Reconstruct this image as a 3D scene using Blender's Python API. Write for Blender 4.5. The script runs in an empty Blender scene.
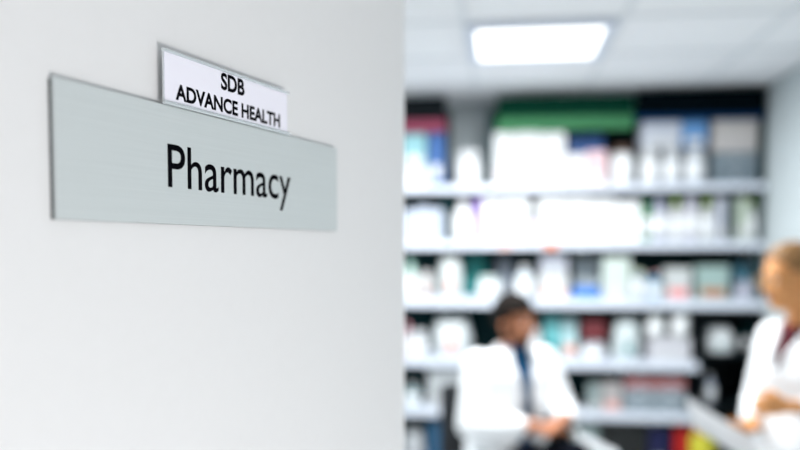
import bpy, bmesh, math, random
from mathutils import Vector, Matrix
random.seed(7)
C = bpy.context.scene.collection
S = bpy.context.scene
R = math.radians

# ------------------------------------------------------------------ camera
YAW = math.atan(100 / 800); PITCH = R(3); EYE = 1.6; F = 800.0
PPY = 247 + F * math.tan(PITCH)
cam = bpy.data.cameras.new('camera'); co = bpy.data.objects.new('camera', cam); C.objects.link(co)
cam.sensor_width = 36; cam.lens = 36.0 * F / 800; cam.shift_y = (PPY - 225) / 800
co.location = (0, 0, EYE); co.rotation_euler = (R(90) - PITCH, 0, YAW)
cam.clip_start = 0.02
cam.dof.use_dof = True; cam.dof.focus_distance = 0.775; cam.dof.aperture_fstop = 1.75
S.camera = co
FWD = Vector((-math.sin(YAW), math.cos(YAW), 0)); RT = Vector((math.cos(YAW), math.sin(YAW), 0))
UP = Vector((0, 0, 1))
def ray(px, py):
    f3 = FWD * math.cos(PITCH) - UP * math.sin(PITCH)
    u3 = FWD * math.sin(PITCH) + UP * math.cos(PITCH)
    return f3 * F + RT * (px - 400) + u3 * (PPY - py)
def P(px, py, d):                    # point seen at px,py at horizontal distance d ahead
    r = ray(px, py); return Vector((0, 0, EYE)) + r * (d / r.dot(FWD))
def PY(px, py, Y):
    r = ray(px, py); return Vector((0, 0, EYE)) + r * (Y / r.y)
def PZ(px, py, z):
    r = ray(px, py); return Vector((0, 0, EYE)) + r * ((z - EYE) / r.z)

# ------------------------------------------------------------------ world, lights, exposure
S.view_settings.view_transform = 'Standard'; S.view_settings.look = 'None'
S.view_settings.gamma = 1; S.view_settings.exposure = 0.07; S.view_settings.use_curve_mapping = False
w = bpy.data.worlds.new('world'); S.world = w; w.use_nodes = True
w.node_tree.nodes['Background'].inputs[0].default_value = (0.96, 0.98, 1, 1)
w.node_tree.nodes['Background'].inputs[1].default_value = 0.40
CEIL = 2.47
def area(name, loc, sx, sy, power, rot=(0, 0, 0), col=(1, 1, 1)):
    l = bpy.data.lights.new(name, 'AREA'); l.shape = 'RECTANGLE'; l.size = sx; l.size_y = sy; l.energy = power; l.color = col
    o = bpy.data.objects.new(name, l); C.objects.link(o); o.location = loc; o.rotation_euler = rot; return o
LX0 = PZ(472, 66, CEIL).x
LAMPS = [(LX0 + .29, 3.44, 49), (LX0 - .91, 3.44, 46)]
for i, (x, y, p) in enumerate(LAMPS):
    area('ceiling_lamp', (x, y, CEIL - .035), .40, .42, p, col=(.97, .99, 1))
XRW = PY(769, 150, 4.5).x                            # inner face of the right wall, which runs back into the corridor
area('added_fill_light', (XRW - .03, -.30, .42), .66, .9, 40.5, rot=(0, R(90), 0), col=(1, .95, .945))  # unseen fill light, added low on the right to brighten the near wall

# ------------------------------------------------------------------ materials
MATS = {}
def mat(name, col, rough=.6, metal=0.0, noise=0.0, scale=20, bump=0.0, emit=0, alpha=None, trans=0):
    if name in MATS: return MATS[name]
    m = bpy.data.materials.new(name); m.use_nodes = True; nt = m.node_tree; b = nt.nodes['Principled BSDF']
    b.inputs['Base Color'].default_value = (*col, 1); b.inputs['Roughness'].default_value = rough; b.inputs['Metallic'].default_value = metal
    if emit:
        b.inputs['Emission Color'].default_value = (1, 1, 1, 1); b.inputs['Emission Strength'].default_value = emit
    if trans: b.inputs['Transmission Weight'].default_value = trans; b.inputs['IOR'].default_value = 1.2
    if noise or bump:
        tc = nt.nodes.new('ShaderNodeTexCoord'); n = nt.nodes.new('ShaderNodeTexNoise'); n.inputs['Scale'].default_value = scale
        nt.links.new(tc.outputs['Object'], n.inputs['Vector'])
        if noise:
            mx = nt.nodes.new('ShaderNodeMix'); mx.data_type = 'RGBA'
            mx.inputs[6].default_value = (*[c * (1 - noise) for c in col], 1); mx.inputs[7].default_value = (*[min(1, c * (1 + noise)) for c in col], 1)
            nt.links.new(n.outputs[0], mx.inputs[0]); nt.links.new(mx.outputs[2], b.inputs['Base Color'])
        if bump:
            bp = nt.nodes.new('ShaderNodeBump'); bp.inputs['Strength'].default_value = bump; bp.inputs['Distance'].default_value = .002
            nt.links.new(n.outputs[0], bp.inputs['Height']); nt.links.new(bp.outputs[0], b.inputs['Normal'])
    MATS[name] = m; return m
def cmat(col, rough=.55):            # a package colour
    k = 'package_%d_%d_%d' % tuple(int(c * 255) for c in col)
    return mat(k, col, rough, noise=.03, scale=30)
M_wall = mat('wall_paint', (.755, .765, .765), .55, noise=.012, scale=60, bump=.06)
M_wall2 = mat('room_wall_paint', (.50, .555, .57), .7, noise=.02, scale=15)
M_ceil = mat('ceiling_tile', (.88, .885, .90), .85, noise=.03, scale=60)
M_tbar = mat('ceiling_grid_metal', (.74, .765, .79), .6)
M_floor = mat('vinyl_floor', (.58, .60, .61), .45, noise=.08, scale=8)
M_dark = mat('dark_teal_panel', (.002, .022, .025), .6, noise=.2, scale=6)
M_shelf = mat('shelf_enamel', (.66, .71, .80), .45)
M_post = mat('dark_steel_and_shade', (.01, .04, .045), .5)
M_coat = mat('white_coat_cotton', (.88, .9, .92), .85, noise=.02, scale=40, bump=.1)
M_black = mat('black_plastic', (.004, .007, .009), .5)
M_diff = mat('lamp_diffuser', (1, 1, 1), .5, emit=1.6)
for m_ in (M_dark, M_post, M_black): m_.node_tree.nodes['Principled BSDF'].inputs['Specular IOR Level'].default_value = .08
# brushed aluminium: streaks run along the plate
def brushed():
    m = bpy.data.materials.new('brushed_aluminium'); m.use_nodes = True; nt = m.node_tree; b = nt.nodes['Principled BSDF']
    tc = nt.nodes.new('ShaderNodeTexCoord'); mp = nt.nodes.new('ShaderNodeMapping'); mp.inputs['Scale'].default_value = (6, 60, 900)
    n = nt.nodes.new('ShaderNodeTexNoise'); n.inputs['Scale'].default_value = 1; n.inputs['Detail'].default_value = 4
    mx = nt.nodes.new('ShaderNodeMix'); mx.data_type = 'RGBA'
    mx.inputs[6].default_value = (.57, .62, .62, 1); mx.inputs[7].default_value = (.66, .71, .71, 1)
    nt.links.new(tc.outputs['Object'], mp.inputs[0]); nt.links.new(mp.outputs[0], n.inputs['Vector'])
    nt.links.new(n.outputs[0], mx.inputs[0]); nt.links.new(mx.outputs[2], b.inputs['Base Color'])
    b.inputs['Metallic'].default_value = .25; b.inputs['Roughness'].default_value = .5
    bp = nt.nodes.new('ShaderNodeBump'); bp.inputs['Strength'].default_value = .12; bp.inputs['Distance'].default_value = .0005
    nt.links.new(n.outputs[0], bp.inputs['Height']); nt.links.new(bp.outputs[0], b.inputs['Normal'])
    return m
M_alu = brushed()
M_rail = mat('polished_aluminium', (.80, .84, .86), .25, .6)
M_edge = mat('plate_edge_shadow', (.05, .065, .07), .6, 0)
M_ink = mat('black_vinyl_lettering', (.004, .004, .006), .9); M_ink.node_tree.nodes['Principled BSDF'].inputs['Specular IOR Level'].default_value = 0
M_paper = mat('white_paper', (.85, .85, .93), .8)

# ------------------------------------------------------------------ helpers
def obj(name, bm, m, parent=None, smooth=False):
    me = bpy.data.meshes.new(name); bmesh.ops.recalc_face_normals(bm, faces=bm.faces); bm.to_mesh(me); bm.free()
    me.materials.append(m)
    if smooth:
        for p in me.polygons: p.use_smooth = True
    o = bpy.data.objects.new(name, me); C.objects.link(o)
    if parent is not None: o.parent = parent
    return o
def tag(o, label, cat, group=None):
    o['label'] = label; o['category'] = cat
    if group: o['group'] = group
    return o
def thing(name, label, cat, loc, rz=0, group=None):
    o = bpy.data.objects.new(name, None); C.objects.link(o); o.empty_display_size = .05
    o.location = loc; o.rotation_euler = (0, 0, rz); return tag(o, label, cat, group)
def struct(name, bm, m, parent=None):
    o = obj(name, bm, m, parent)
    if parent is None: o['kind'] = 'structure'
    return o
def box(bm, x0, x1, y0, y1, z0, z1, bev=0, M=None):
    r = bmesh.ops.create_cube(bm, size=1)
    vs = r['verts']
    bmesh.ops.scale(bm, vec=(x1 - x0, y1 - y0, z1 - z0), verts=vs)
    bmesh.ops.translate(bm, vec=((x0 + x1) / 2, (y0 + y1) / 2, (z0 + z1) / 2), verts=vs)
    if bev:
        es = list({e for v in vs for e in v.link_edges})
        nb = bmesh.ops.bevel(bm, geom=es, offset=bev, segments=2, affect='EDGES', profile=.5)
        vs = list({v for f in nb['faces'] for v in f.verts} | {v for v in vs if v.is_valid})
    if M is not None: bmesh.ops.transform(bm, matrix=M, verts=vs)
    return vs
def bx(*a, **k):
    bm = bmesh.new(); box(bm, *a, **k); return bm
def lathe(bm, prof, n=24, c=(0, 0, 0), M=None, sy=1):
    rings = []
    for r, z in prof:
        rings.append([bm.verts.new((c[0] + r * math.cos(2 * math.pi * i / n), c[1] + sy * r * math.sin(2 * math.pi * i / n), c[2] + z)) for i in range(n)])
    for a, b in zip(rings, rings[1:]):
        for i in range(n): bm.faces.new((a[i], a[(i + 1) % n], b[(i + 1) % n], b[i]))
    bm.faces.new(rings[0][::-1]); bm.faces.new(rings[-1])
    vs = [v for r in rings for v in r]
    if M is not None: bmesh.ops.transform(bm, matrix=M, verts=vs)
    return vs
def ell(bm, c, r, M=None, u=20, v=14):
    q = bmesh.ops.create_uvsphere(bm, u_segments=u, v_segments=v, radius=1); vs = q['verts']
    bmesh.ops.scale(bm, vec=r, verts=vs)
    if M is not None: bmesh.ops.transform(bm, matrix=M, verts=vs)
    bmesh.ops.translate(bm, vec=c, verts=vs)
def cap(bm, p0, r0, p1, r1, n=14):   # tapered capsule
    p0 = Vector(p0); p1 = Vector(p1); d = p1 - p0; L = d.length; q = d.to_track_quat('Z', 'Y').to_matrix().to_4x4()
    prof = []
    for k in range(5): a = -math.pi / 2 + .15 + (math.pi / 2 - .15) * k / 4; prof.append((r0 * math.cos(a), r0 * math.sin(a)))
    for k in range(5): a = (math.pi / 2 - .15) * k / 4; prof.append((r1 * math.cos(a), L + r1 * math.sin(a)))
    lathe(bm, prof, n, M=Matrix.Translation(p0) @ q)
def chain(bm, pts):
    for (a, ra), (b, rb) in zip(pts, pts[1:]): cap(bm, a, ra, b, rb)
def loft(bm, secs, n=28, pw=2.4):    # horizontal superellipse sections (cx,cy,z,rx,ry)
    rings = []
    for cx, cy, z, rx, ry in secs:
        ring = []
        for i in range(n):
            a = 2 * math.pi * i / n; c, s = math.cos(a), math.sin(a)
            ring.append(bm.verts.new((cx + rx * math.copysign(abs(c) ** (2 / pw), c), cy + ry * math.copysign(abs(s) ** (2 / pw), s), z)))
        rings.append(ring)
    for a, b in zip(rings, rings[1:]):
        for i in range(n): bm.faces.new((a[i], a[(i + 1) % n], b[(i + 1) % n], b[i]))
    bm.faces.new(rings[0][::-1]); bm.faces.new(rings[-1])
def organic(name, bm, m, parent, voxel=.008, smooth=4, cut=None, thick=0, sub=0):
    """fuse overlapping closed shells into one continuous skin"""
    bmesh.ops.recalc_face_normals(bm, faces=bm.faces)
    me = bpy.data.meshes.new(name + '_t'); bm.to_mesh(me); bm.free()
    o = bpy.data.objects.new(name + '_t', me); C.objects.link(o)
    r = o.modifiers.new('r', 'REMESH'); r.mode = 'VOXEL'; r.voxel_size = voxel
    if smooth: s = o.modifiers.new('s', 'SMOOTH'); s.iterations = smooth; s.factor = .5
    dg = bpy.context.evaluated_depsgraph_get(); e = o.evaluated_get(dg)
    nb = bmesh.new(); nb.from_mesh(e.to_mesh()); e.to_mesh_clear()
    bpy.data.objects.remove(o); bpy.data.meshes.remove(me)
    if cut:
        bmesh.ops.delete(nb, geom=[f for f in nb.faces if cut(f.calc_center_median(), f.normal)], context='FACES')
    if thick:
        bmesh.ops.solidify(nb, geom=nb.faces, thickness=thick)
    me = bpy.data.meshes.new(name); nb.to_mesh(me); nb.free(); me.materials.append(m)
    for p in me.polygons: p.use_smooth = True
    o = bpy.data.objects.new(name, me); C.objects.link(o); o.parent = parent
    return o

# ------------------------------------------------------------------ the near wall with the sign (local x runs along the wall, -y faces the viewer)
WA = math.atan(323 / F) - YAW                       # wall direction against +Y, to the right
Z1, HS = .11 * F / 146, .11
WD = (RT * math.sin(math.atan(323 / F)) + FWD * math.cos(math.atan(323 / F))).normalized()
WN = Vector((WD.y, -WD.x, 0))                       # towards the viewer
W0 = P(53, 247, Z1) - WN * .006                     # on the wall face behind the sign's left edge
WM = Matrix.Translation((W0.x, W0.y, 0)) @ Matrix(((WD.x, -WN.x, 0, 0), (WD.y, -WN.y, 0, 0), (0, 0, 1, 0), (0, 0, 0, 1)))
WMi = WM.inverted()
def PW(px, py, off=.006):                           # local x,z on the plane 'off' in front of the wall
    o = WMi @ Vector((0, 0, EYE)); d = WMi.to_3x3() @ ray(px, py); t = (-off - o.y) / d.y; p = o + d * t
    return p.x, p.z
xe = PW(404.5, 247, 0)[0]
nw = struct('wall_left', bx(-1.7, xe, 0, .12, 0, CEIL), M_wall); nw.matrix_world = WM

def wall_thing(name, label, cat, x, z, off=0):
    t = thing(name, label, cat, (0, 0, 0)); t.matrix_world = WM @ Matrix.Translation((x, -off, z)); return t
# aluminium plate
xl, zt = PW(54, 76); xr, _ = PW(337, 147); _, zb = PW(54, 219)
print('sign', xl, xr, zt, zb)
plate = wall_thing('door_sign', 'long brushed aluminium sign plate reading Pharmacy on the white wall', 'sign', xl, zb, -.006)
L, H = xr - xl, zt - zb
bm = bx(0, L, -.012, -.0085, 0, H, bev=.0006); obj('plate', bm, M_alu, plate)
bm = bx(-.0002, L, -.0084, -.0061, -.0002, H - .0015); o = obj('plate_backing_shadow', bm, M_edge, plate); o['label'] = 'dark edge of the backing'  # backing darkened and flush left and below, as the plate's shadow line
def text(s, x0, x1, zbase, caph, y, parent, weight=0, m=M_ink, name='lettering', spacing=1.0):
    cu = bpy.data.curves.new(name, 'FONT'); cu.body = s; cu.size = 1; cu.offset = weight; cu.extrude = 0; cu.resolution_u = 8; cu.space_character = spacing
    o = bpy.data.objects.new(name, cu); C.objects.link(o)
    dg = bpy.context.evaluated_depsgraph_get(); e = o.evaluated_get(dg)
    b = bmesh.new(); b.from_mesh(e.to_mesh()); e.to_mesh_clear(); bpy.data.objects.remove(o); bpy.data.curves.remove(cu)
    xs = [v.co.x for v in b.verts]; ref = REF
    sx = (x1 - x0) / (max(xs) - min(xs)); mn = min(xs); sz = caph / ref
    for v in b.verts: v.co = Vector((x0 + (v.co.x - mn) * sx, y, zbase + v.co.y * sz))
    g = bmesh.ops.extrude_face_region(b, geom=list(b.faces)); bmesh.ops.translate(b, vec=(0, -.00012, 0), verts=[q for q in g['geom'] if isinstance(q, bmesh.types.BMVert)])
    return obj(name, b, m, parent)
def caph_ref():
    cu = bpy.data.curves.new('q', 'FONT'); cu.body = 'H'; o = bpy.data.objects.new('q', cu); C.objects.link(o)
    e = o.evaluated_get(bpy.context.evaluated_depsgraph_get()); me = e.to_mesh(); h = max(v.co.y for v in me.vertices) - min(0, min(v.co.y for v in me.vertices)); e.to_mesh_clear(); bpy.data.objects.remove(o); return h
REF = caph_ref()
a, zbl = PW(168, 186.5); b_, _ = PW(290.5, 180); _, zc = PW(169, 144)
text('Pharmacy', a - xl, b_ - xl, zbl - zb, zc - zbl, -.01205, plate, weight=.005)
# clip-on name holder standing on the plate's upper edge
hx0, hz1 = PW(165, 47.5, .010); hx1, _ = PW(289, 92, .010); _, hz0 = PW(165, 103, .010)
print('holder', hx0, hx1, hz0, hz1, 'z at right', PW(289, 92, .012)[1], PW(289, 135, .012)[1])
hold = wall_thing('name_holder', 'small clip-on holder with white insert reading SDB Advance Health, above the plate', 'sign', hx0, hz0, -.006)
HL, HH = hx1 - hx0, hz1 - hz0
hold_lift = 0
obj('insert_card', bx(.0012, HL - .0012, -.0141, -.0136, .0022, HH - .0024), M_paper, hold)
obj('backing_plate', bx(0, HL, -.0135, -.0125, 0, HH), M_rail, hold)
def rail(z0, z1, up):
    b = bmesh.new(); box(b, -.001, HL + .001, -.0160, -.0125, z0, z1, bev=.0006)
    lip = (z0 - .0009, z0) if up else (z1, z1 + .0009)
    box(b, -.001, HL + .001, -.0160, -.0150, *lip)
    return b
obj('top_rail', rail(HH - .0022, HH, True), M_rail, hold)
obj('bottom_rail', rail(0, .0020, False), M_rail, hold)
def htext(s, pl, pr, ptop, w, name):
    x0, zb0 = PW(*pl, .0081); x1, _ = PW(*pr, .0081); _, zt0 = PW(*ptop, .0081)
    text(s, x0 - hx0, x1 - hx0, zb0 - hz0, zt0 - zb0, -.01413, hold, weight=w, name=name)
htext('SDB', (221, 88.3), (244.5, 94), (221.5, 73), .035, 'lettering')
htext('ADVANCE HEALTH', (175.5, 98.8), (280, 127), (176.5, 84.3), .035, 'lettering')

# ------------------------------------------------------------------ room
YS = 4.5                                            # front of the shelves
YB = YS + .42
XR = PY(769, 150, YS).x; XL = -2.2
struct('floor', bx(XL, XR + .1, -2.4, YB + .1, -.05, 0), M_floor)
struct('ceiling', bx(XL, XR + .1, -2.4, YB + .1, CEIL, CEIL + .05), M_ceil)
struct('wall_back', bx(XL, XR + .1, YB, YB + .1, 0, CEIL), M_wall2)
bm = bmesh.new(); wy0, wy1, wz0, wz1 = -.80, .20, .05, .80
box(bm, XR, XR + .1, wy1, YB, 0, CEIL); box(bm, XR, XR + .1, -2.4, wy0, 0, CEIL); box(bm, XR, XR + .1, wy0, wy1, 0, wz0); box(bm, XR, XR + .1, wy0, wy1, wz1, CEIL)
struct('wall_right', bm, M_wall2)
bm = bmesh.new()
for a in ((wy0, wy0 + .04, wz0, wz1), (wy1 - .04, wy1, wz0, wz1), (wy0 + .04, wy1 - .04, wz0, wz0 + .04), (wy0 + .04, wy1 - .04, wz1 - .04, wz1)): box(bm, XR + .02, XR + .07, *a)
win = struct('added_window_1', bm, M_shelf); obj('glass_pane', bx(XR + .04, XR + .046, wy0 + .041, wy1 - .041, wz0 + .041, wz1 - .041), mat('added_window_glass', (1, 1, 1), .02, trans=1), win)  # unseen window, added as a source for the fill light
struct('wall_far_left', bx(XL - .1, XL, -2.4, YB + .1, 0, CEIL), M_wall2)
bm = bmesh.new()
k = -3
gx = []
while LX0 + .6 * k < XR - .03:
    if LX0 + .6 * k > XL: gx.append(LX0 + .6 * k)
    k += 1
for x in gx: box(bm, x - .012, x + .012, .3, YS + .1, CEIL - .006, CEIL + .001)
for j in range(-5, 3):
    y = 3.14 + .6 * j
    if y < YS: box(bm, XL + .01, XR - .01, y - .012, y + .012, CEIL - .0055, CEIL + .001)
struct('trim_1', bm, M_tbar)
struct('baseboard_right', bx(XR - .012, XR, .9, YS - .05, 0, .1), M_shelf)
names = ['square white ceiling light panel glowing above the pharmacy shelves, in view', 'ceiling light panel hidden behind the sign wall']
for i, (x, y, p) in enumerate(LAMPS):
    t = thing('ceiling_light', names[i], 'light', (x, y, CEIL - .03))
    fr = bmesh.new()
    box(fr, -.29, .29, -.29, -.255, 0, .029); box(fr, -.29, .29, .255, .29, 0, .029); box(fr, -.29, -.25, -.255, .255, 0, .029); box(fr, .25, .29, -.255, .255, 0, .029)
    obj('frame', fr, M_shelf, t); obj('diffuser', bx(-.25, .25, -.255, .255, .008, .012), M_diff, t)

# ------------------------------------------------------------------ shelving
XA = PY(372, 150, YS).x; XB = XR - .01; XM = PY(699, 350, YS).x
BASE = {}
rows = {1: (184, 191.5), 2: (241, 249), 3: (299, 308), 4: (361, 369), 5: (412, 420)}
unit = thing('shelving_unit', 'tall pharmacy shelving with pale enamel boards and dark teal back', 'shelving', ((XA + XB) / 2, YS + .2, 0))
UX, UY = (XA + XB) / 2, YS + .2
def ub(x0, x1, y0, y1, z0, z1, bev=0): return bx(x0 - UX, x1 - UX, y0 - UY, y1 - UY, z0, z1, bev=bev)
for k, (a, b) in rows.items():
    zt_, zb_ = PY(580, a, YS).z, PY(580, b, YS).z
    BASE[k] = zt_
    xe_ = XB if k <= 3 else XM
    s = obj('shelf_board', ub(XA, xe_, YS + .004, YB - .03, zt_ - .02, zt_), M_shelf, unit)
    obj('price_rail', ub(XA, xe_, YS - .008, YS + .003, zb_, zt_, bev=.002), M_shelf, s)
    obj('underside_shade', ub(XA, xe_, YS + .006, YB - .052, zt_ - .024, zt_ - .0205), M_post, s)  # dark sheet standing in for the shade below each board
BASE[6] = .33; BASE[0] = 0
s = obj('shelf_board', ub(XA, XM, YS + .004, YB - .03, .31, .33), M_shelf, unit); obj('price_rail', ub(XA, XM, YS - .008, YS + .003, .28, .33, bev=.002), M_shelf, s)
ZTOP = PY(580, 112, YS).z
obj('back_panel', ub(XA, XB, YB - .025, YB - .005, 0.02, BASE[1] + .0), M_dark, unit)
for px0, px1, yt in ((372, 446, 108), (489, 636, 108), (638, 767, 108)):
    obj('back_panel', ub(PY(px0, 150, YS).x, min(PY(px1, 150, YS).x, XB), YB - .024, YB - .006, BASE[1] + .002, PY(580, yt, YB).z), M_dark, unit)
w_ = .011
for px, z0, z1, front in ((374, 0, PY(580, 100, YS).z, 0), (488, 0, PY(580, 108, YS).z, 0), (637, 0, PY(580, 108, YS).z, 0), (733, BASE[3], PY(580, 108, YS).z, 0), (767, BASE[3] + .001, PY(580, 96, YS).z, 1),
                          (446, BASE[2] + .001, BASE[1] - .022, 1), (489.5, BASE[1] + .001, PY(580, 112, YS).z, 1), (733, BASE[2] + .001, BASE[1] - .022, 1)):
    x = min(PY(px, 150, YS).x, XB - .012); y = YS + .03 if front else YB - .05
    obj('upright', ub(x - w_, x + w_, y, y + .02, z0, z1), M_post, unit)
# header boards over the bays
def header(px0, px1, py0, py1, m, strip, sy0, sy1, label, name='header_board'):
    x0, x1 = PY(px0, 100, YS).x, PY(px1, 100, YS).x; x1 = min(x1, XB)
    z1, z0 = PY(580, py0, YS).z, PY(580, sy1, YS).z
    z1 = min(z1, CEIL - .002)
    t = thing(name, label, 'sign board', ((x0 + x1) / 2, YS + .0, z0))
    h = (x1 - x0) / 2; zm = PY(580, py1, YS).z - z0; zs = PY(580, sy0, YS).z - z0
    obj('board', bx(-h, h, 0, .02, zs, z1 - z0), m, t)
    if strip: obj('colour_strip', bx(-h, h, -.006, .016, 0, zs - .001), strip, t)
    return t
header(374, 446, 93, 116, M_black, mat('red_strip', (.22, .02, .06), .6), 117, 129, 'black header board with a dull red strip, leftmost above the shelves')
header(497, 634, 95, 114, mat('dark_green_board', (.002, .035, .02), .9), mat('green_strip', (.035, .18, .07), .8), 116, 129.5, 'dark green header board with a bright green strip above the white cartons')
header(636, 766, 92, 116, mat('blue_black_board', (.0005, .003, .005), 1), mat('navy_strip', (.002, .03, .10), .6), 117, 122, 'black header board with a thin navy strip, beside the right wall')

# ------------------------------------------------------------------ goods on the shelves
W = (.86, .88, .9); WB = (.74, .82, .93); WL = (.80, .78, .93); WG = (.70, .86, .80); GR = (.38, .42, .46); LG = (.58, .62, .66)
TEAL = (.01, .34, .36); CY = (.42, .74, .80); PINK = (.85, .50, .55); BLUE = (.05, .20, .62); LB = (.20, .46, .82); GN = (.35, .55, .10); DG = (.03, .30, .12)
OR = (.80, .28, .16); PU = (.50, .28, .72); RED = (.6, .02, .02); CREAM = (.76, .72, .70); BR = (.12, .05, .02); DR = (.22, .03, .04); YG = (.45, .42, .02); NAVY = (.004, .008, .10)
def good(row, x0, x1, yt, kind, col, acc, label, cat=None, yb=None, off=.03, dep=None, group=None):
    Y = YS + off
    if row == 2: yt = max(yt, 199)
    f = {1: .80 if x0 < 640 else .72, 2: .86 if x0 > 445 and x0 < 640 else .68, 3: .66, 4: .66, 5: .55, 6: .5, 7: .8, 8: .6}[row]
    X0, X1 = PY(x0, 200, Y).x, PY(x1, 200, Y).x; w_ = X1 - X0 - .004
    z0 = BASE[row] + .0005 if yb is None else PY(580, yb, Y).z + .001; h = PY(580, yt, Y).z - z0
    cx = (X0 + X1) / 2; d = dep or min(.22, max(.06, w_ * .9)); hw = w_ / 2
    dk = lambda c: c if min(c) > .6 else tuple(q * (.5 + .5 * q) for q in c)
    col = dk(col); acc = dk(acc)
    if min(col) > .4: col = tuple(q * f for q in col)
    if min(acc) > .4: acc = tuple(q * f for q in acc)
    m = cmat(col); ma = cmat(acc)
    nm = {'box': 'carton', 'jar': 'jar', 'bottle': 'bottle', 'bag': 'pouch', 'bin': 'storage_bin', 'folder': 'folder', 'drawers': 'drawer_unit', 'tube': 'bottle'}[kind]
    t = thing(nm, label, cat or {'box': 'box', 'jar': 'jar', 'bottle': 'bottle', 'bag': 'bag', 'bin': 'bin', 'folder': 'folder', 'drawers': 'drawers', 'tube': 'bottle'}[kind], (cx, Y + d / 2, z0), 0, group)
    y0, y1 = -d / 2, d / 2
    if kind == 'box':
        obj('carton_body', bx(-hw, hw, y0, y1, 0, h, bev=min(.003, h / 6)), m, t)
        b = bmesh.new(); box(b, -hw * .98, hw * .98, y0 * .98, y1 * .1, h + .0002, h + .0016); obj('lid_flap', b, m, t)
        obj('printed_label', bx(-hw * .75, hw * .75, y0 - .0012, y0 - .0002, h * .08, h * .34), ma, t)
    elif kind == 'jar':
        r = hw; sy = (d / 2) / r
        obj('jar_body', (lambda b: (lathe(b, [(r * .9, 0), (r, .008), (r, h * .72), (r * .86, h * .8), (r * .8, h * .82)], sy=sy), b)[1])(bmesh.new()), m, t, True)
        obj('lid', (lambda b: (lathe(b, [(r * .86, h * .825), (r * .88, h * .84), (r * .88, h * .97), (r * .83, h)], sy=sy), b)[1])(bmesh.new()), ma, t, False)
        obj('wrap_label', (lambda b: (lathe(b, [(r * 1.004, h * .2), (r * 1.006, h * .21), (r * 1.006, h * .6), (r * 1.004, h * .61)], sy=sy), b)[1])(bmesh.new()), cmat(W), t, True)
    elif kind in ('bottle', 'tube'):
        r = hw; sy = (d / 2) / r; nk = .45 if kind == 'bottle' else .8
        obj('bottle_body', (lambda b: (lathe(b, [(r * .92, 0), (r, .008), (r, h * .62), (r * .8, h * .74), (r * nk * .9, h * .8), (r * nk * .9, h * .83)], sy=sy), b)[1])(bmesh.new()), m, t, True)
        obj('cap', (lambda b: (lathe(b, [(r * nk, h * .832), (r * nk, h * .98), (r * nk * .9, h)], sy=sy), b)[1])(bmesh.new()), ma, t)
        obj('wrap_label', (lambda b: (lathe(b, [(r * 1.004, h * .15), (r * 1.006, h * .16), (r * 1.006, h * .55), (r * 1.004, h * .56)], sy=sy), b)[1])(bmesh.new()), cmat(W), t, True)
    elif kind == 'bag':
        b = bmesh.new(); n = 14
        fr = {}
        for s in (-1, 1):
            for i in range(n + 1):
                for j in range(n + 1):
                    u, v = i / n, j / n
                    edge = (1 - abs(2 * u - 1) ** 3) * (1 - v ** 3) * min(1, v * 6 + .75)
                    wd = hw * (1 - .35 * v ** 2 + .0 * u) * (1 - .12 * (1 - v) ** 4)
                    y = s * (d / 2) * edge ** .6 * (1 - .15 * math.sin(9 * u + 4 * v)) if edge > 0 else 0
                    y = max(-d / 2, min(d / 2, y))
                    key = (s if edge > 1e-6 else 0, i, j)
                    if key not in fr: fr[key] = b.verts.new(((2 * u - 1) * wd, y, v * h))
        def gv(s, i, j):
            return fr[(s, i, j)] if (s, i, j) in fr else fr[(0, i, j)]
        for s in (-1, 1):
            for i in range(n):
                for j in range(n):
                    q = []
                    for v in (gv(s, i, j), gv(s, i + 1, j), gv(s, i + 1, j + 1), gv(s, i, j + 1)):
                        if v not in q: q.append(v)
                    if len(q) > 2: b.faces.new(q)
        for i in range(n):
            q = []
            for v in (gv(-1, i, 0), gv(-1, i + 1, 0), gv(1, i + 1, 0), gv(1, i, 0)):
                if v not in q: q.append(v)
            if len(q) > 2: b.faces.new(q)
        obj('pouch_body', b, m, t, True)
        obj('printed_label', (lambda b: (ell(b, (0, y0 * .98, h * .3), (hw * .22, .006, h * .13)), b)[1])(bmesh.new()), ma, t, True)
        obj('seal_strip', bx(-hw * .64, hw * .64, -.004, .004, h + .0002, h + .012), m, t)
    elif kind == 'bin':
        b = bmesh.new(); tt = .004
        box(b, -hw, hw, y0, y1, 0, tt); box(b, -hw, -hw + tt, y0, y1, tt, h); box(b, hw - tt, hw, y0, y1, tt, h)
        box(b, -hw + tt, hw - tt, y0, y0 + tt, tt, h); box(b, -hw + tt, hw - tt, y1 - tt, y1, tt, h)
        obj('bin_body', b, m, t)
        obj('rim', (lambda b: (box(b, -hw - .002, hw + .002, y0 - .004, y0 - .0005, h - .012, h), b)[1])(bmesh.new()), ma, t)
    elif kind == 'folder':
        obj('spine', bx(-hw, hw, y0, y0 + .003, 0, h, bev=.001), m, t)
        obj('cover', bx(-hw, -hw + .002, y0 + .0035, y1, 0, h), m, t); obj('cover', bx(hw - .002, hw, y0 + .0035, y1, 0, h), m, t)
        obj('pages', bx(-hw + .003, hw - .003, y0 + .005, y1 - .01, .004, h - .012), M_paper, t)
        obj('spine_label', bx(-hw * .6, hw * .6, y0 - .001, y0 - .0002, h * .15, h * .4), ma, t)
    elif kind == 'drawers':
        obj('case', bx(-hw, hw, y0 + .012, y1, 0, h, bev=.002), m, t)
        k = max(2, round(h / .07)); nx = max(1, round(w_ / .15))
        for i in range(k):
            for j in range(nx):
                a0 = -hw + w_ * j / nx + .004; a1 = -hw + w_ * (j + 1) / nx - .004; c0 = h * i / k + .003; c1 = h * (i + 1) / k - .003
                dr = obj('drawer', bx(a0, a1, y0 + .003, y0 + .011, c0, c1, bev=.001), ma if i == k - 1 else m, t)
                obj('handle', bx((a0 + a1) / 2 - .02, (a0 + a1) / 2 + .02, y0 - .006, y0 + .0025, (c0 + c1) / 2 - .004, (c0 + c1) / 2 + .004), M_shelf, dr)
    return t
G = good
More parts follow.
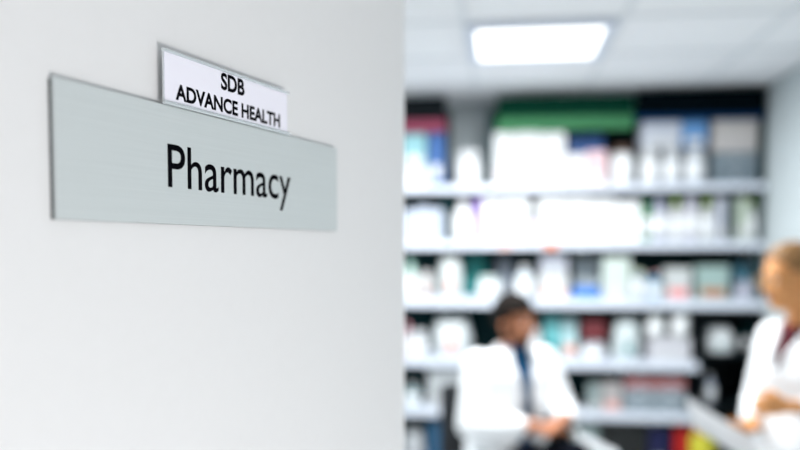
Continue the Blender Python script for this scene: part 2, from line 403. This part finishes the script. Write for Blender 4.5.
# --- top shelf
G(1, 402, 428, 166, 'box', W, WB, 'low white carton at the left end of the top shelf, under the pale teal one')
G(1, 402, 426, 131, 'box', (.34, .58, .62), W, 'pale teal carton stacked on a white one, left end of top shelf', yb=165.3)
G(1, 428.5, 444, 131, 'folder', (.05, .18, .44), W, 'upright dark blue folder beneath the red strip, left on top shelf')
G(1, 456, 481, 148, 'jar', W, W, 'white tub standing alone before the bare grey wall, top shelf')
G(1, 493, 515, 131, 'box', W, (.9, .8, .84), 'tall white carton right of the grey gap, first under the green strip', dep=.2)
G(1, 515.5, 540, 126, 'box', W, W, 'tallest white carton, second under the green strip on top shelf', dep=.2)
G(1, 540.5, 565, 132, 'box', W, (.7, .8, .8), 'tall white carton with grey print, third under the green strip', dep=.2)
G(1, 566, 586, 154, 'box', (.88, .86, .88), W, 'half-height white carton in front of blue one, left of the pink carton')
G(1, 568, 603, 134, 'box', (.06, .20, .50), W, 'blue carton standing behind the pink one and peeping over, top shelf', off=.2, dep=.12)
G(1, 586.5, 607, 151, 'box', (.88, .62, .66), (.9, .85, .86), 'pale pink carton on the top shelf beside the brown-lidded jar')
G(1, 612, 635, 146, 'jar', W, BR, 'white jar with a dark brown lid on the top shelf')
G(1, 641, 662, 149, 'jar', W, W, 'white tub on the top shelf, leftmost of three under a lying carton', dep=.12)
G(1, 664, 683, 149, 'jar', (.80, .84, .88), W, 'greyish white tub, middle one of three on the top shelf', dep=.12)
G(1, 686, 708, 149, 'jar', (.82, .88, .94), W, 'bluish white tub, rightmost of three, below the light blue carton', dep=.12)
G(1, 641, 680, 123, 'box', (.72, .77, .88), W, 'white carton lying across two tubs, top shelf under the navy strip', yb=148)
G(1, 681, 706, 123, 'box', (.20, .42, .70), W, 'light blue carton on top of the bluish tub, top shelf', yb=148)
G(1, 713, 757, 154, 'drawers', (.25, .31, .35), (.30, .36, .40), 'dark grey ribbed drawer box at the right end of the top shelf', dep=.2)
G(1, 712, 756, 121, 'box', CREAM, (.74, .70, .70), 'cream carton stacked on the dark grey drawer box, top shelf', yb=153.3, dep=.2)
# --- second shelf
for i, (a, b, q) in enumerate(((403, 416, 209), (416.5, 430, 206), (430.5, 443, 208))):
    G(2, a, b, q, 'box', (.66, .74, .88), (.72, .78, .9), ['pale blue-white slim carton cut by the wall edge, second shelf', 'pale blue-white slim carton, middle of the left trio on second shelf', 'pale blue-white slim carton beside the dark post, second shelf'][i])
G(2, 451, 475, 197, 'bottle', W, W, 'fat white bottle right of the dark post on the second shelf', dep=.14)
G(2, 475.5, 481, 199, 'box', (.48, .30, .78), (.6, .5, .8), 'thin violet carton squeezed between white goods on the second shelf', dep=.15)
G(2, 482, 501, 194, 'box', W, (.9, .8, .9), 'tall white carton directly right of the thin violet one')
G(2, 501.5, 530, 197, 'box', W, (.88, .82, .92), 'wide white carton left of the low purple carton, second shelf')
G(2, 530.5, 537, 222, 'box', (.66, .42, .80), W, 'low purple carton between two wide white ones, second shelf')
G(2, 537.5, 568, 199, 'box', W, (.95, .85, .84), 'wide white carton above the orange price tag')
G(2, 568.5, 592, 196, 'box', W, W, 'white carton two places right of the orange price tag')
G(2, 592.5, 616, 200, 'box', W, (.86, .84, .88), 'white carton in the middle of the second shelf, below the pink carton')
G(2, 616.5, 641, 202, 'box', W, (.9, .84, .88), 'white carton just left of the dark green bottle')
G(2, 643, 652, 197, 'bottle', (.10, .42, .18), DG, 'narrow dark green bottle on the second shelf')
G(2, 654, 669, 201, 'jar', (.62, .65, .76), (.45, .48, .58), 'grey-lidded jar right of the dark green bottle', dep=.08)
G(2, 671, 684, 195, 'bottle', W, (.40, .58, .12), 'white bottle with lime green cap, first right of the grey-lidded jar')
G(2, 686, 700, 199, 'jar', (.82, .82, .92), (.70, .72, .84), 'lilac-white jar between two lime-capped bottles', dep=.08)
G(2, 702, 715, 195, 'bottle', (.80, .84, .82), (.38, .55, .12), 'white bottle with lime cap, second of the lime-capped ones from the left')
G(2, 716, 727, 199, 'box', (.66, .70, .80), W, 'grey-white carton with dark gap on its right, second shelf')
G(2, 737, 748, 197, 'box', (.68, .80, .66), W, 'pale green carton at the right of the second shelf')
G(2, 749, 759, 194, 'bottle', (.78, .84, .80), (.35, .52, .12), 'white bottle with lime cap next to the right wall')
# --- third shelf
G(3, 403, 417, 262, 'bottle', (.66, .84, .78), (.5, .75, .68), 'pale green bottle cut by the wall edge on the third shelf')
G(3, 418, 434, 274, 'bag', (.74, .74, .74), (.85, .40, .30), 'small grey-white pouch with a salmon mark, third shelf')
G(3, 436, 464, 257, 'bag', (.82, .88, .88), (.75, .22, .10), 'white peaked pouch with an orange-brown mark, third shelf')
G(3, 464, 486, 258, 'box', (.02, .34, .32), TEAL, 'dark teal carton standing behind the round white tub, third shelf', off=.2, dep=.1)
G(3, 478, 501, 277, 'jar', (.86, .92, .92), (.75, .92, .90), 'round white tub before the teal carton, third shelf')
G(3, 497, 513, 260, 'box', (.40, .44, .50), LG, 'grey carton standing behind left of the man, third shelf', off=.2, dep=.1)
G(3, 516, 535, 266, 'bottle', (.78, .88, .96), W, 'pale blue-white bottle above the seated man')
G(3, 539, 569, 273, 'box', W, (.95, .62, .50), 'low white carton with a peach stripe, under a grey carton')
G(3, 541, 568, 258, 'box', (.50, .52, .58), LG, 'grey carton lying on the peach-striped one, third shelf', yb=272)
G(3, 574, 601, 288, 'bin', (.06, .30, .72), (.10, .36, .8), 'bright blue low bin on the third shelf', off=.02, dep=.16)
G(3, 575, 600, 258, 'box', (.82, .92, .90), W, 'white carton standing behind the bright blue bin, third shelf', off=.2, dep=.1)
G(3, 604, 632, 258, 'box', (.78, .90, .84), W, 'tall mint-white carton right of the bright blue bin')
G(3, 634, 648, 270, 'jar', (.70, .80, .90), (.68, .80, .62), 'jar with pale green lid near a blue bottle, third shelf', dep=.08)
G(3, 650, 664, 272, 'bottle', (.06, .36, .52), (.85, .6, .62), 'blue bottle with a pale red cap on the third shelf')
G(3, 667, 693, 268, 'box', (.76, .80, .80), (.85, .35, .35), 'white carton with a red patch on the third shelf')
G(3, 699, 731, 266, 'box', (.42, .54, .52), (.55, .26, .12), 'grey-green carton with an orange-brown patch, third shelf')
G(3, 735, 752, 264, 'box', (.28, .60, .74), CY, "light blue carton left of the woman's face", off=.2, dep=.12)
G(3, 737, 761, 283, 'bag', (.66, .68, .82), LG, "lilac-white pouch below the light blue carton, near the woman's chin", dep=.12)
# --- fourth shelf
G(4, 402, 411, 325, 'bottle', (.80, .66, .72), PINK, 'pinkish bottle cut by the wall edge on the fourth shelf')
G(4, 412, 427, 333, 'jar', (.76, .82, .88), W, 'white jar left of the big rounded pouch, fourth shelf')
G(4, 429, 474, 318, 'bag', (.84, .90, .92), (.85, .32, .22), "large rounded white pouch with orange-pink mark by the man's shoulder")
G(4, 524, 543, 330, 'jar', W, W, "round white tub seen just right of the man's face", off=.02, dep=.1)
G(4, 545, 562, 316, 'box', (.22, .56, .58), TEAL, "teal carton behind the seated man's shoulder", off=.1)
G(4, 563, 579, 318, 'box', (.52, .70, .72), (.85, .5, .42), 'pale teal carton with salmon patch, fourth shelf', off=.1)
G(4, 584, 610, 342, 'jar', (.70, .74, .84), W, 'squat lilac-white tub under the dark red carton', dep=.12)
G(4, 584, 608, 322, 'box', (.20, .03, .04), DR, 'dark red carton resting on the squat tub, fourth shelf', yb=341)
G(4, 614, 646, 320, 'bag', (.80, .90, .92), TEAL, 'white slumped pouch with a teal mark, fourth shelf', dep=.12)
G(4, 652, 694, 337, 'box', (.82, .82, .88), W, 'wide white carton carrying two round tubs, fourth shelf')
G(4, 650, 669, 314, 'jar', (.80, .84, .84), (.72, .78, .76), 'left round tub on the wide white carton', yb=336, dep=.1)
G(4, 675, 694, 306, 'jar', (.86, .90, .88), W, 'right, taller round tub on the wide white carton', yb=336, dep=.1)
# --- fifth shelf
G(5, 404, 420, 388, 'bottle', (.30, .42, .44), W, 'grey-teal bottle in the dark left corner of the fifth shelf')
G(5, 428, 462, 371, 'box', (.78, .83, .86), W, "large white carton beside the man's elbow, fifth shelf")
G(5, 590, 604, 384, 'box', (.56, .66, .66), W, 'pale grey-green narrow carton on the fifth shelf')
G(5, 605, 625, 383, 'box', (.70, .66, .66), (.8, .5, .46), 'greyish white carton with faint red print left of the drawer unit')
G(5, 627, 690, 376, 'drawers', (.36, .42, .46), (.50, .22, .22), 'wide grey drawer unit with a dull red top row, fifth shelf', dep=.28)
# --- lowest shelf in view
G(6, 402, 426, 434, 'bag', (.80, .84, .88), W, 'white rounded pouch in the lower left corner of the shelving')
G(6, 428, 462, 424, 'bin', (.03, .14, .26), (.04, .18, .32), 'dark blue bin on the lowest shelf left of the man', dep=.2)
G(6, 575, 602, 424, 'box', (.34, .42, .42), LG, 'grey carton on the lowest shelf right of the man')
G(6, 606, 651, 422, 'bin', (.004, .008, .010), (.01, .015, .02), 'big black bin under the drawer unit', dep=.25)
G(6, 653, 674, 424, 'folder', NAVY, W, 'navy folder between the black bin and the red carton')
G(6, 679, 694, 424, 'box', RED, W, "bright red carton beneath the papers the woman holds")
# (specular of the header paints is low)
for k_ in ('dark_green_board', 'blue_black_board', 'navy_strip'): MATS[k_].node_tree.nodes['Principled BSDF'].inputs['Specular IOR Level'].default_value = .05
# price tags on the rails
for px, row, c, lab in ((551, 2, (.9, .30, .18), 'orange price tag on the rail of the second shelf'), (505, 2, (.86, .62, .60), 'pale pink price tag on the rail of the second shelf'),):
    a, b = rows[row]; p = PY(px, (a + b) / 2, YS - .011)
    t = tag(obj('price_tag', bx(-.03, .03, -.0015, .0015, -.02, .02), cmat(c)), lab, 'tag'); t.location = (p.x, YS - .011, p.z)
# --- black cabinet to the right of the lower shelves
cx0, cx1 = XM + .012, XB - .003; cz = PY(580, 311, YS).z
cab = thing('open_cabinet', 'black open cabinet between the shelving and the woman', 'cabinet', ((cx0 + cx1) / 2, YS + .2, 0))
hw = (cx1 - cx0) / 2; zt_ = BASE[3] - .065
for s in (-1, 1): obj('side_panel', bx(s * hw - (.018 if s > 0 else 0), s * hw + (0 if s > 0 else .018), -.2, .18, 0, zt_), M_black, cab)
obj('back_panel', bx(-hw + .018, hw - .018, .165, .18, 0, zt_), M_black, cab)
zA, zB = PY(580, 352, YS).z, PY(580, 402, YS).z
for z in (zt_ - .018, zA - .018, zB - .018, .06): obj('cabinet_shelf', bx(-hw + .018, hw - .018, -.195, .165, z, z + .018), M_black, cab)
BASE[7] = zA; BASE[8] = zB
G(7, 705, 742, 329, 'bag', (.78, .82, .84), (.6, .75, .76), 'crumpled white pouch on the upper shelf of the black cabinet', off=.03, dep=.1)
G(8, 707, 721, 372, 'bottle', (.60, .66, .78), W, 'blue-grey bottle in the lower opening of the black cabinet', off=.03)
G(7, 746, 754, 325, 'bottle', (.02, .12, .14), TEAL, 'dark teal bottle in the shade inside the black cabinet', off=.1)
# yellow-green canister standing on the floor in front of the cabinet
t = thing('canister', 'olive yellow canister standing on the floor below the held papers', 'canister', (PY(703, 430, YS - .2).x, YS - .2, 0))
b = bmesh.new(); zc_ = PY(703, 428, YS - .2).z; lathe(b, [(.06, 0), (.065, .01), (.065, zc_ - .06), (.05, zc_ - .03)]); obj('canister_body', b, cmat(YG), t, True)
b = bmesh.new(); lathe(b, [(.052, zc_ - .0295), (.052, zc_ - .003), (.047, zc_)]); obj('lid', b, cmat((.5, .2, .05)), t, True)

# ------------------------------------------------------------------ people
def head_prims(bm, c, s=1.0, male=True, T=None):
    """face towards +y"""
    b = bmesh.new()
    ell(b, (0, -.010, .030), (.076, .094, .088), u=28, v=20)             # cranium
    ell(b, (0, .030, -.025), (.060, .060, .075))                        # face mass
    ell(b, (0, .048, -.083), (.030 if not male else .036, .034, .026))   # chin
    for q in (-1, 1):
        cap(b, (q * .052, -.012, -.045), .018, (q * .026, .052, -.084), .020) # jaw
        ell(b, (q * .036, .064, -.022), (.022, .020, .020))               # cheek
        ell(b, (q * .030, .074, .024), (.024, .014, .008))                # brow
        ell(b, (q * .077, -.012, -.008), (.008, .019, .032), M=Matrix.Rotation(q * -.35, 4, 'Z'))  # ear
    cap(b, (0, .082, .010), .008, (0, .102, -.022), .0115)               # nose bridge
    for q in (-1, 1): ell(b, (q * .011, .092, -.027), (.009, .010, .008))
    ell(b, (0, .083, -.050), (.022, .012, .006)); ell(b, (0, .081, -.060), (.019, .012, .007))
    bmesh.ops.scale(b, vec=(s, s, s), verts=b.verts); bmesh.ops.transform(b, matrix=Matrix.Translation(c) @ (T or Matrix()), verts=b.verts)
    me = bpy.data.meshes.new('h'); b.to_mesh(me); b.free(); bm.from_mesh(me); bpy.data.meshes.remove(me)
def hand_prims(bm, wrist, direction, palm_n, side, curl=.5, s=1.0):
    """palm, four unequal fingers with two bends and a thumb off the palm's side; side=+1 puts the thumb on dir x normal"""
    d = Vector(direction).normalized(); n = Vector(palm_n); n = (n - d * n.dot(d)).normalized(); x = d.cross(n) * side
    wv = Vector(wrist)
    for k, (o, l) in enumerate(((.030, .070), (.0105, .078), (-.0095, .072), (-.029, .056))):
        base = wv + x * o * s + d * (.088 - .004 * abs(k - 1)) * s
        cap(bm, wv + x * o * .45 * s + d * .01 * s, .016 * s, base, .0125 * s)
        p = base; a = 0; r = .0088 * s
        for j, f in enumerate((.45, .31, .24)):
            a += curl * (.8, 1.1, .7)[j]; q = p + (d * math.cos(a) + n * math.sin(a) + x * o * (2.2 if j == 0 else 0)) * l * f * s
            cap(bm, p, r, q, r * .9); p = q; r *= .9
    b0 = wv + x * .022 * s + d * .022 * s; b1 = b0 + (x * .75 + d * .6 + n * .3).normalized() * .042 * s; b2 = b1 + (x * .2 + d * .85 + n * .5).normalized() * .032 * s
    b3 = b2 + (d * .8 + n * .6).normalized() * .024 * s
    chain(bm, [(b0, .014 * s), (b1, .012 * s), (b2, .0105 * s), (b3, .009 * s)])
def face_parts(t, c, T, s, iris):
    X = Matrix.Translation(c) @ T @ Matrix.Scale(s, 4)
    for q in (-1, 1):
        b = bmesh.new(); ell(b, (q * .030, .0765, .006), (.012, .008, .0075)); bmesh.ops.transform(b, matrix=X, verts=b.verts); e = obj('eye', b, mat('eye_white', (.8, .78, .76), .3), t, True)
        b = bmesh.new(); ell(b, (q * .030, .0835, .006), (.0055, .0025, .0055)); bmesh.ops.transform(b, matrix=X, verts=b.verts); obj('iris', b, mat(iris, (.05, .03, .015), .2), e, True)
        b = bmesh.new(); cap(b, (q * .016, .088, .026), .0035, (q * .045, .080, .028), .0025); bmesh.ops.transform(b, matrix=X, verts=b.verts); obj('eyebrow', b, mat('brow_hair', (.05, .03, .02), .8), t, True)
    b = bmesh.new(); ell(b, (0, .0905, -.0505), (.019, .005, .0042)); ell(b, (0, .0885, -.0585), (.017, .005, .005)); bmesh.ops.transform(b, matrix=X, verts=b.verts)
    obj('lips', b, mat('lip_' + iris, (.42, .14, .10), .5), t, True)
def noisy(b, amp, sc):
    from mathutils import noise
    for v in b.verts: v.co += v.normal * amp * noise.noise(v.co * sc)

# ---- seated man (local +y = where his chest faces, +x = his right)
def heading(px, d, right, toward):
    p = P(px, 247, d); t_ = -Vector((p.x, p.y, 0)).normalized(); h = RT * right + t_ * toward; return Vector((p.x, p.y, 0)), math.atan2(-h.x, h.y)
pm, az = heading(508, 3.72, math.sin(R(32)), math.cos(R(32)))
man = thing('person', 'seated person in open white coat over dark blue shirt, hands folded, looking right', 'person', pm, az)
M_skinm = mat('brown_skin', (.42, .16, .075), .55, noise=.05, scale=30); M_shirt = mat('navy_shirt', (.006, .07, .17), .8, noise=.1, scale=60); M_shirt.node_tree.nodes['Principled BSDF'].inputs['Specular IOR Level'].default_value = .1; M_trs = mat('dark_trousers', (.003, .004, .008), 1, noise=.1, scale=60); M_trs.node_tree.nodes['Principled BSDF'].inputs['Specular IOR Level'].default_value = .1
M_hairm = mat('dark_hair', (.006, .004, .003), .9, noise=.3, scale=120, bump=.5); M_hairm.node_tree.nodes['Principled BSDF'].inputs['Specular IOR Level'].default_value = .15; M_shoe = mat('black_shoe', (.01, .01, .01), .35)
hc = Vector((.012, .075, 1.262)); HT = Matrix.Rotation(R(22), 4, 'Z') @ Matrix.Rotation(R(-7), 4, 'X')
b = bmesh.new(); head_prims(b, hc, 1.0, True, HT)
chain(b, [((0, .045, 1.07), .062), ((-.003, .062, 1.19), .053)])
loft(b, [(0, 0, .49, .15, .11), (0, -.005, .60, .155, .115), (0, .0, .75, .145, .105), (0, .015, .9, .165, .115), (0, .03, 1.02, .165, .105), (0, .04, 1.09, .10, .075)])
ar = [((.185, .035, 1.06), .052), ((.222, .06, .80), .040), ((.09, .275, .825), .030), ((.05, .325, .825), .027)]
al = [((-.185, .035, 1.06), .052), ((-.245, .09, .82), .040), ((-.11, .305, .848), .030), ((-.07, .335, .848), .027)]
chain(b, ar); chain(b, al)
hand_prims(b, (.045, .33, .822), (-.93, .30, -.05), (-.1, .1, -1), 1, .35, .95)
hand_prims(b, (-.068, .338, .855), (.85, .35, -.12), (0, .35, -1), -1, .3, .95)
lr = [((.09, .0, .55), .085), ((-.06, .43, .705), .058), ((-.19, .51, .36), .042), ((-.215, .50, .31), .036)]
ll = [((-.09, .0, .55), .085), ((-.10, .44, .50), .057), ((-.09, .43, .15), .040), ((-.09, .42, .09), .036)]
chain(b, lr); chain(b, ll)
organic('body', b, M_skinm, man, .006, 3)
face_parts(man, hc, HT, 1.0, 'brown_iris')
b = bmesh.new()
loft(b, [(0, 0, .52, .160, .120), (0, -.005, .62, .165, .125), (0, .0, .75, .155, .115), (0, .015, .9, .175, .126), (0, .03, 1.02, .175, .116), (0, .042, 1.10, .09, .075)])
organic('shirt', b, M_shirt, man, .01, 3)
b = bmesh.new(); chain(b, [((.0, .052, 1.085), .068), ((0, .060, 1.125), .060)]); organic('shirt_collar', b, M_shirt, man, .007, 2)
b = bmesh.new()
chain(b, [((.09, .0, .555), .105), ((-.06, .43, .705), .076), ((-.185, .51, .37), .058)]); chain(b, [((-.09, .0, .555), .105), ((-.10, .44, .50), .076), ((-.09, .43, .12), .056)])
ell(b, (0, -.01, .56), (.175, .135, .105))
organic('trousers', b, M_trs, man, .010, 4)
b = bmesh.new(); cap(b, (-.09, .38, .045), .040, (-.10, .56, .032), .032); box(b, -.13, -.06, .35, .59, .0, .02, bev=.006); organic('shoe', b, M_shoe, man, .006, 2)
b = bmesh.new(); cap(b, (-.22, .48, .285), .042, (-.285, .63, .245), .032); organic('shoe', b, M_shoe, man, .006, 2)
b = bmesh.new()                                                       # coat
loft(b, [(0, -.01, .50, .205, .165), (0, -.005, .62, .200, .160), (0, .0, .75, .190, .150), (0, .015, .9, .205, .152), (0, .028, 1.02, .205, .140), (0, .036, 1.085, .165, .105), (0, .046, 1.135, .082, .078)])
chain(b, [((.175, .035, 1.055), .078), ((.226, .055, .80), .070), ((.115, .255, .825), .050)])
chain(b, [((-.175, .035, 1.055), .078), ((-.250, .085, .825), .072), ((-.13, .285, .85), .050)])
for q in (-1, 1): chain(b, [((q * .15, .03, .56), .10), ((q * .17, .16, .55), .080)])
def mcut(c, n):
    if c.y > .02 and .56 < c.z < 1.2:                                  # open front, widest at the chest
        if abs(c.x) < (.016 + .044 * max(0, min(1, (c.z - .70) / .4))) and c.y > .09 and c.y < .24 and n.y > .2: return True
    if c.z > 1.10 and (Vector((c.x, c.y - .052)).length < .070): return True
    if c.y > .02 and c.z < .72 and abs(c.x) < .06: return True
    return False
organic('coat', b, M_coat, man, .009, 4, cut=mcut, thick=.004)
b = bmesh.new()                                                       # coat collar and lapels
for q in (-1, 1):
    chain(b, [((q * .045, -.015, 1.135), .016), ((q * .078, .035, 1.135), .018), ((q * .072, .105, 1.095), .018), ((q * .050, .155, 1.00), .015), ((q * .034, .168, .90), .010)])
cap(b, (-.045, -.015, 1.135), .016, (.045, -.015, 1.135), .016)
organic('lapel', b, M_coat, man, .006, 3)
def hair_shell(t, c, T, s, m, cut, name='hair', amp=.004, grow=1.0, extra=None):
    b = bmesh.new(); ell(b, (0, -.014, .034), (.086 * grow, .104 * grow, .098 * grow), u=36, v=26)
    if extra: extra(b)
    bmesh.ops.delete(b, geom=[f for f in b.faces if cut(f.calc_center_median())], context='FACES')
    b.normal_update(); noisy(b, amp, 60)
    bmesh.ops.solidify(b, geom=b.faces, thickness=.006)
    bmesh.ops.transform(b, matrix=Matrix.Translation(c) @ T @ Matrix.Scale(s, 4), verts=b.verts)
    return obj(name, b, m, t, True)
hair_shell(man, hc, HT, 1, M_hairm, lambda c: c.z < .062 - .9 * max(-.11, min(0, c.y - .075)) * -1 * .9 and c.y > -.02 or c.z < -.035 or (c.y > .015 and c.z < .045), grow=1.02, amp=.006)
b = bmesh.new()                                                       # short beard hugging the jaw
for q in (-1, 1): chain(b, [((q * .070, .004, -.022), .010), ((q * .058, .012, -.060), .014), ((q * .034, .056, -.090), .012), ((0, .068, -.098), .018)])
chain(b, [((-.024, .083, -.046), .005), ((0, .094, -.041), .005), ((.024, .083, -.046), .005)]); chain(b, [((-.026, .080, -.046), .006), ((-.026, .070, -.085), .010)]); chain(b, [((.026, .080, -.046), .006), ((.026, .070, -.085), .010)])
bmesh.ops.transform(b, matrix=Matrix.Translation(hc) @ HT, verts=b.verts); organic('beard', b, M_hairm, man, .005, 2)
# chair he sits on
M_chair = mat('chair_fabric', (.01, .012, .015), .9, noise=.2, scale=80); M_chrome = mat('chrome', (.7, .72, .74), .2, 1)
ch = thing('office_chair', 'black office chair under the seated person, mostly hidden by the coat', 'chair', pm, az)
obj('seat', bx(-.23, .23, -.22, .24, .40, .445, bev=.02), M_chair, ch)
obj('backrest', bx(-.2, .2, -.30, -.26, .56, .93, bev=.018), M_chair, ch)
b = bmesh.new(); chain(b, [((0, -.12, .385), .012), ((0, -.285, .40), .012), ((0, -.315, .80), .012)]); obj('back_support', b, M_chrome, ch, True)
b = bmesh.new(); lathe(b, [(.025, .10), (.025, .399)]); obj('column', b, M_chrome, ch, True)
for k in range(5):
    a = 2 * math.pi * k / 5 + .95; b = bmesh.new(); cap(b, (.028 * math.cos(a), .028 * math.sin(a), .10), .018, (.25 * math.cos(a), .25 * math.sin(a), .075), .012); l = obj('leg', b, M_chrome, ch, True)
    b = bmesh.new(); lathe(b, [(.025, -.01), (.027, -.008), (.027, .008), (.025, .01)], M=Matrix.Translation((.25 * math.cos(a), .25 * math.sin(a), .0275)) @ Matrix.Rotation(a, 4, 'Z') @ Matrix.Rotation(R(90), 4, 'X')); obj('caster', b, M_black, l, True)

# ---- standing woman
pw, az = heading(811, 2.84, -math.cos(R(28)), math.sin(R(28)))
wo = thing('person', 'standing person in white coat with glasses and tied-back brown hair, holding papers', 'person', pw, az)
M_skinw = mat('light_skin', (.72, .32, .11), .5, noise=.04, scale=30); M_hairw = mat('brown_hair', (.28, .14, .045), .6, noise=.35, scale=90, bump=.5); M_pony = mat('dark_brown_hair', (.02, .010, .008), .6, noise=.3, scale=90, bump=.5)
M_top = mat('wine_red_scarf', (.12, .008, .02), .8, noise=.15, scale=60)
hw_ = Vector((-.005, .098, 1.488)); WT = Matrix.Rotation(R(-14), 4, 'Z') @ Matrix.Rotation(R(-8), 4, 'X')
b = bmesh.new(); head_prims(b, hw_, .97, False, WT)
chain(b, [((0, .005, 1.29), .052), ((0, .066, 1.42), .044)])
loft(b, [(0, 0, .80, .155, .115), (0, 0, .92, .15, .11), (0, 0, 1.03, .12, .09), (0, .01, 1.15, .135, .105), (0, .0, 1.25, .150, .095), (0, 0, 1.31, .09, .065)])
chain(b, [((-.16, 0, 1.27), .043), ((-.215, -.03, 1.03), .034), ((-.150, .20, 1.07), .025), ((-.135, .225, 1.07), .023)])
chain(b, [((.16, 0, 1.27), .043), ((.215, .0, 1.03), .034), ((.08, .165, .97), .025), ((.06, .19, .968), .023)])
hand_prims(b, (-.132, .225, 1.072), (.25, .95, .05), (.9, 0, -.45), -1, .9, .92)
hand_prims(b, (.058, .192, .967), (-.30, .9, .02), (-.2, 0, 1), -1, .35, .92)
for q in (-1, 1): chain(b, [((q * .085, 0, .82), .08), ((q * .085, .01, .46), .052), ((q * .085, -.01, .10), .036), ((q * .085, .10, .035), .028)])
organic('body', b, M_skinw, wo, .006, 3)
face_parts(wo, hw_, WT, .97, 'hazel_iris')
b = bmesh.new(); loft(b, [(0, 0, .92, .160, .120), (0, 0, 1.03, .13, .10), (0, .01, 1.15, .145, .115), (0, .0, 1.25, .155, .105), (0, 0, 1.315, .08, .062)]); organic('top', b, M_top, wo, .01, 3)
b = bmesh.new(); n = 16
for i in range(n):
    a0, a1 = 2 * math.pi * i / n, 2 * math.pi * (i + 1) / n
    cap(b, (.060 * math.cos(a0), .020 + .062 * math.sin(a0), 1.325 - .02 * math.sin(a0)), .017, (.060 * math.cos(a1), .020 + .062 * math.sin(a1), 1.325 - .02 * math.sin(a1)), .012)
chain(b, [((0, .085, 1.305), .020), ((.0, .112, 1.24), .018), ((0, .115, 1.18), .014)])
organic('scarf', b, M_top, wo, .006, 2)
b = bmesh.new()
for q in (-1, 1): chain(b, [((q * .085, 0, .84), .095), ((q * .085, .01, .46), .068), ((q * .085, -.01, .09), .055)])
ell(b, (0, 0, .86), (.165, .125, .12)); organic('trousers', b, M_trs, wo, .010, 3)
for q in (-1, 1):
    b = bmesh.new(); cap(b, (q * .085, -.02, .042), .040, (q * .09, .15, .030), .030); organic('shoe', b, M_shoe, wo, .006, 2)
b = bmesh.new()
loft(b, [(0, -.005, .55, .225, .175), (0, 0, .80, .200, .158), (0, 0, .92, .185, .145), (0, 0, 1.05, .158, .130), (0, .012, 1.15, .170, .142), (0, .005, 1.24, .180, .125), (0, .003, 1.29, .14, .09), (0, .005, 1.345, .075, .072)])
chain(b, [((-.155, 0, 1.262), .064), ((-.222, -.03, 1.02), .062), ((-.16, .16, 1.062), .046)])
chain(b, [((.155, 0, 1.262), .064), ((.222, .0, 1.01), .060), ((.105, .14, .975), .048)])
def wcut(c, n):
    if c.y > .02 and 1.17 < c.z < 1.36 and abs(c.x) < .008 + .045 * (c.z - 1.17) / .15: return n.y > .1
    if c.z > 1.315 and Vector((c.x, c.y - .005)).length < .066: return True
    if c.z < .556: return True
    return False
organic('coat', b, M_coat, wo, .009, 4, cut=wcut, thick=.004)
b = bmesh.new()
for q in (-1, 1): chain(b, [((q * .03, -.060, 1.345), .012), ((q * .072, -.01, 1.345), .015), ((q * .070, .070, 1.30), .016), ((q * .034, .135, 1.22), .012), ((q * .014, .155, 1.15), .008)])
cap(b, (-.03, -.060, 1.345), .013, (.03, -.060, 1.345), .012)
organic('lapel', b, M_coat, wo, .006, 3)
hair_shell(wo, hw_, WT, .97, M_hairw, lambda c: (c.y > .0 and c.z < .070 + .25 * (c.y - .0) ) and c.y > .045 or (c.y > -.03 and c.z < .03) or c.z < -.05, grow=1.03, amp=.004)
b = bmesh.new()
chain(b, [((0, -.095, .03), .046), ((0, -.140, .0), .042), ((0, -.155, -.08), .030), ((0, -.140, -.16), .018)])
bmesh.ops.transform(b, matrix=Matrix.Translation(hw_) @ WT, verts=b.verts); o = organic('ponytail', b, M_pony, wo, .007, 2)
b = bmesh.new()                                                       # glasses
for q in (-1, 1):
    for i in range(14):
        a0, a1 = 2 * math.pi * i / 14, 2 * math.pi * (i + 1) / 14
        cap(b, (q * .032 + .025 * math.cos(a0), .103, .004 + .019 * math.sin(a0)), .0016, (q * .032 + .025 * math.cos(a1), .103, .004 + .019 * math.sin(a1)), .0016, 6)
    cap(b, (q * .057, .103, .010), .0016, (q * .082, -.012, .012), .0016, 6)
cap(b, (-.008, .103, .006), .0016, (.008, .103, .006), .0016, 6)
bmesh.ops.transform(b, matrix=Matrix.Translation(hw_) @ WT @ Matrix.Scale(.97, 4), verts=b.verts); g = obj('glasses', b, mat('gold_wire', (.5, .35, .15), .3, 1), wo, True)
# papers in her hands
def sheet(name, label, cen, u, v, lu, lv, bend, n_sheets=3):
    t = thing(name, label, 'papers', cen); u = Vector(u).normalized(); v = Vector(v); v = (v - u * v.dot(u)).normalized(); n = u.cross(v)
    if n.z < 0: n = -n
    for k in range(n_sheets):
        b = bmesh.new(); N = 10; top = []
        for i in range(N + 1):
            s_ = i / N - .5; up = bend * (s_ * s_ * 4) + k * .0022
            top.append([b.verts.new(u * (s_ * lu + k * .004) + v * (q * lv / 2 + k * .003) + n * up) for q in (-1, 1)])
        for i in range(N): b.faces.new((top[i][0], top[i + 1][0], top[i + 1][1], top[i][1]))
        bmesh.ops.solidify(b, geom=b.faces, thickness=.0012)
        obj('page', b, cmat(W), t)
    return t
pc = P(722, 433, 2.62)
sheet('document', 'white sheets slanting down from the standing person\'s hand', pc, RT * .82 + UP * -.50 + FWD * -.1, FWD * .95 + UP * .22 + RT * .2, .25, .25, .004)
pc = P(598, 447, 3.42)
sheet('document', "white sheet resting on the seated person's knee", pc, RT * .8 + UP * -.42, FWD * .9 + UP * .2, .21, .14, .004, 1)
bpy.context.view_layer.update()
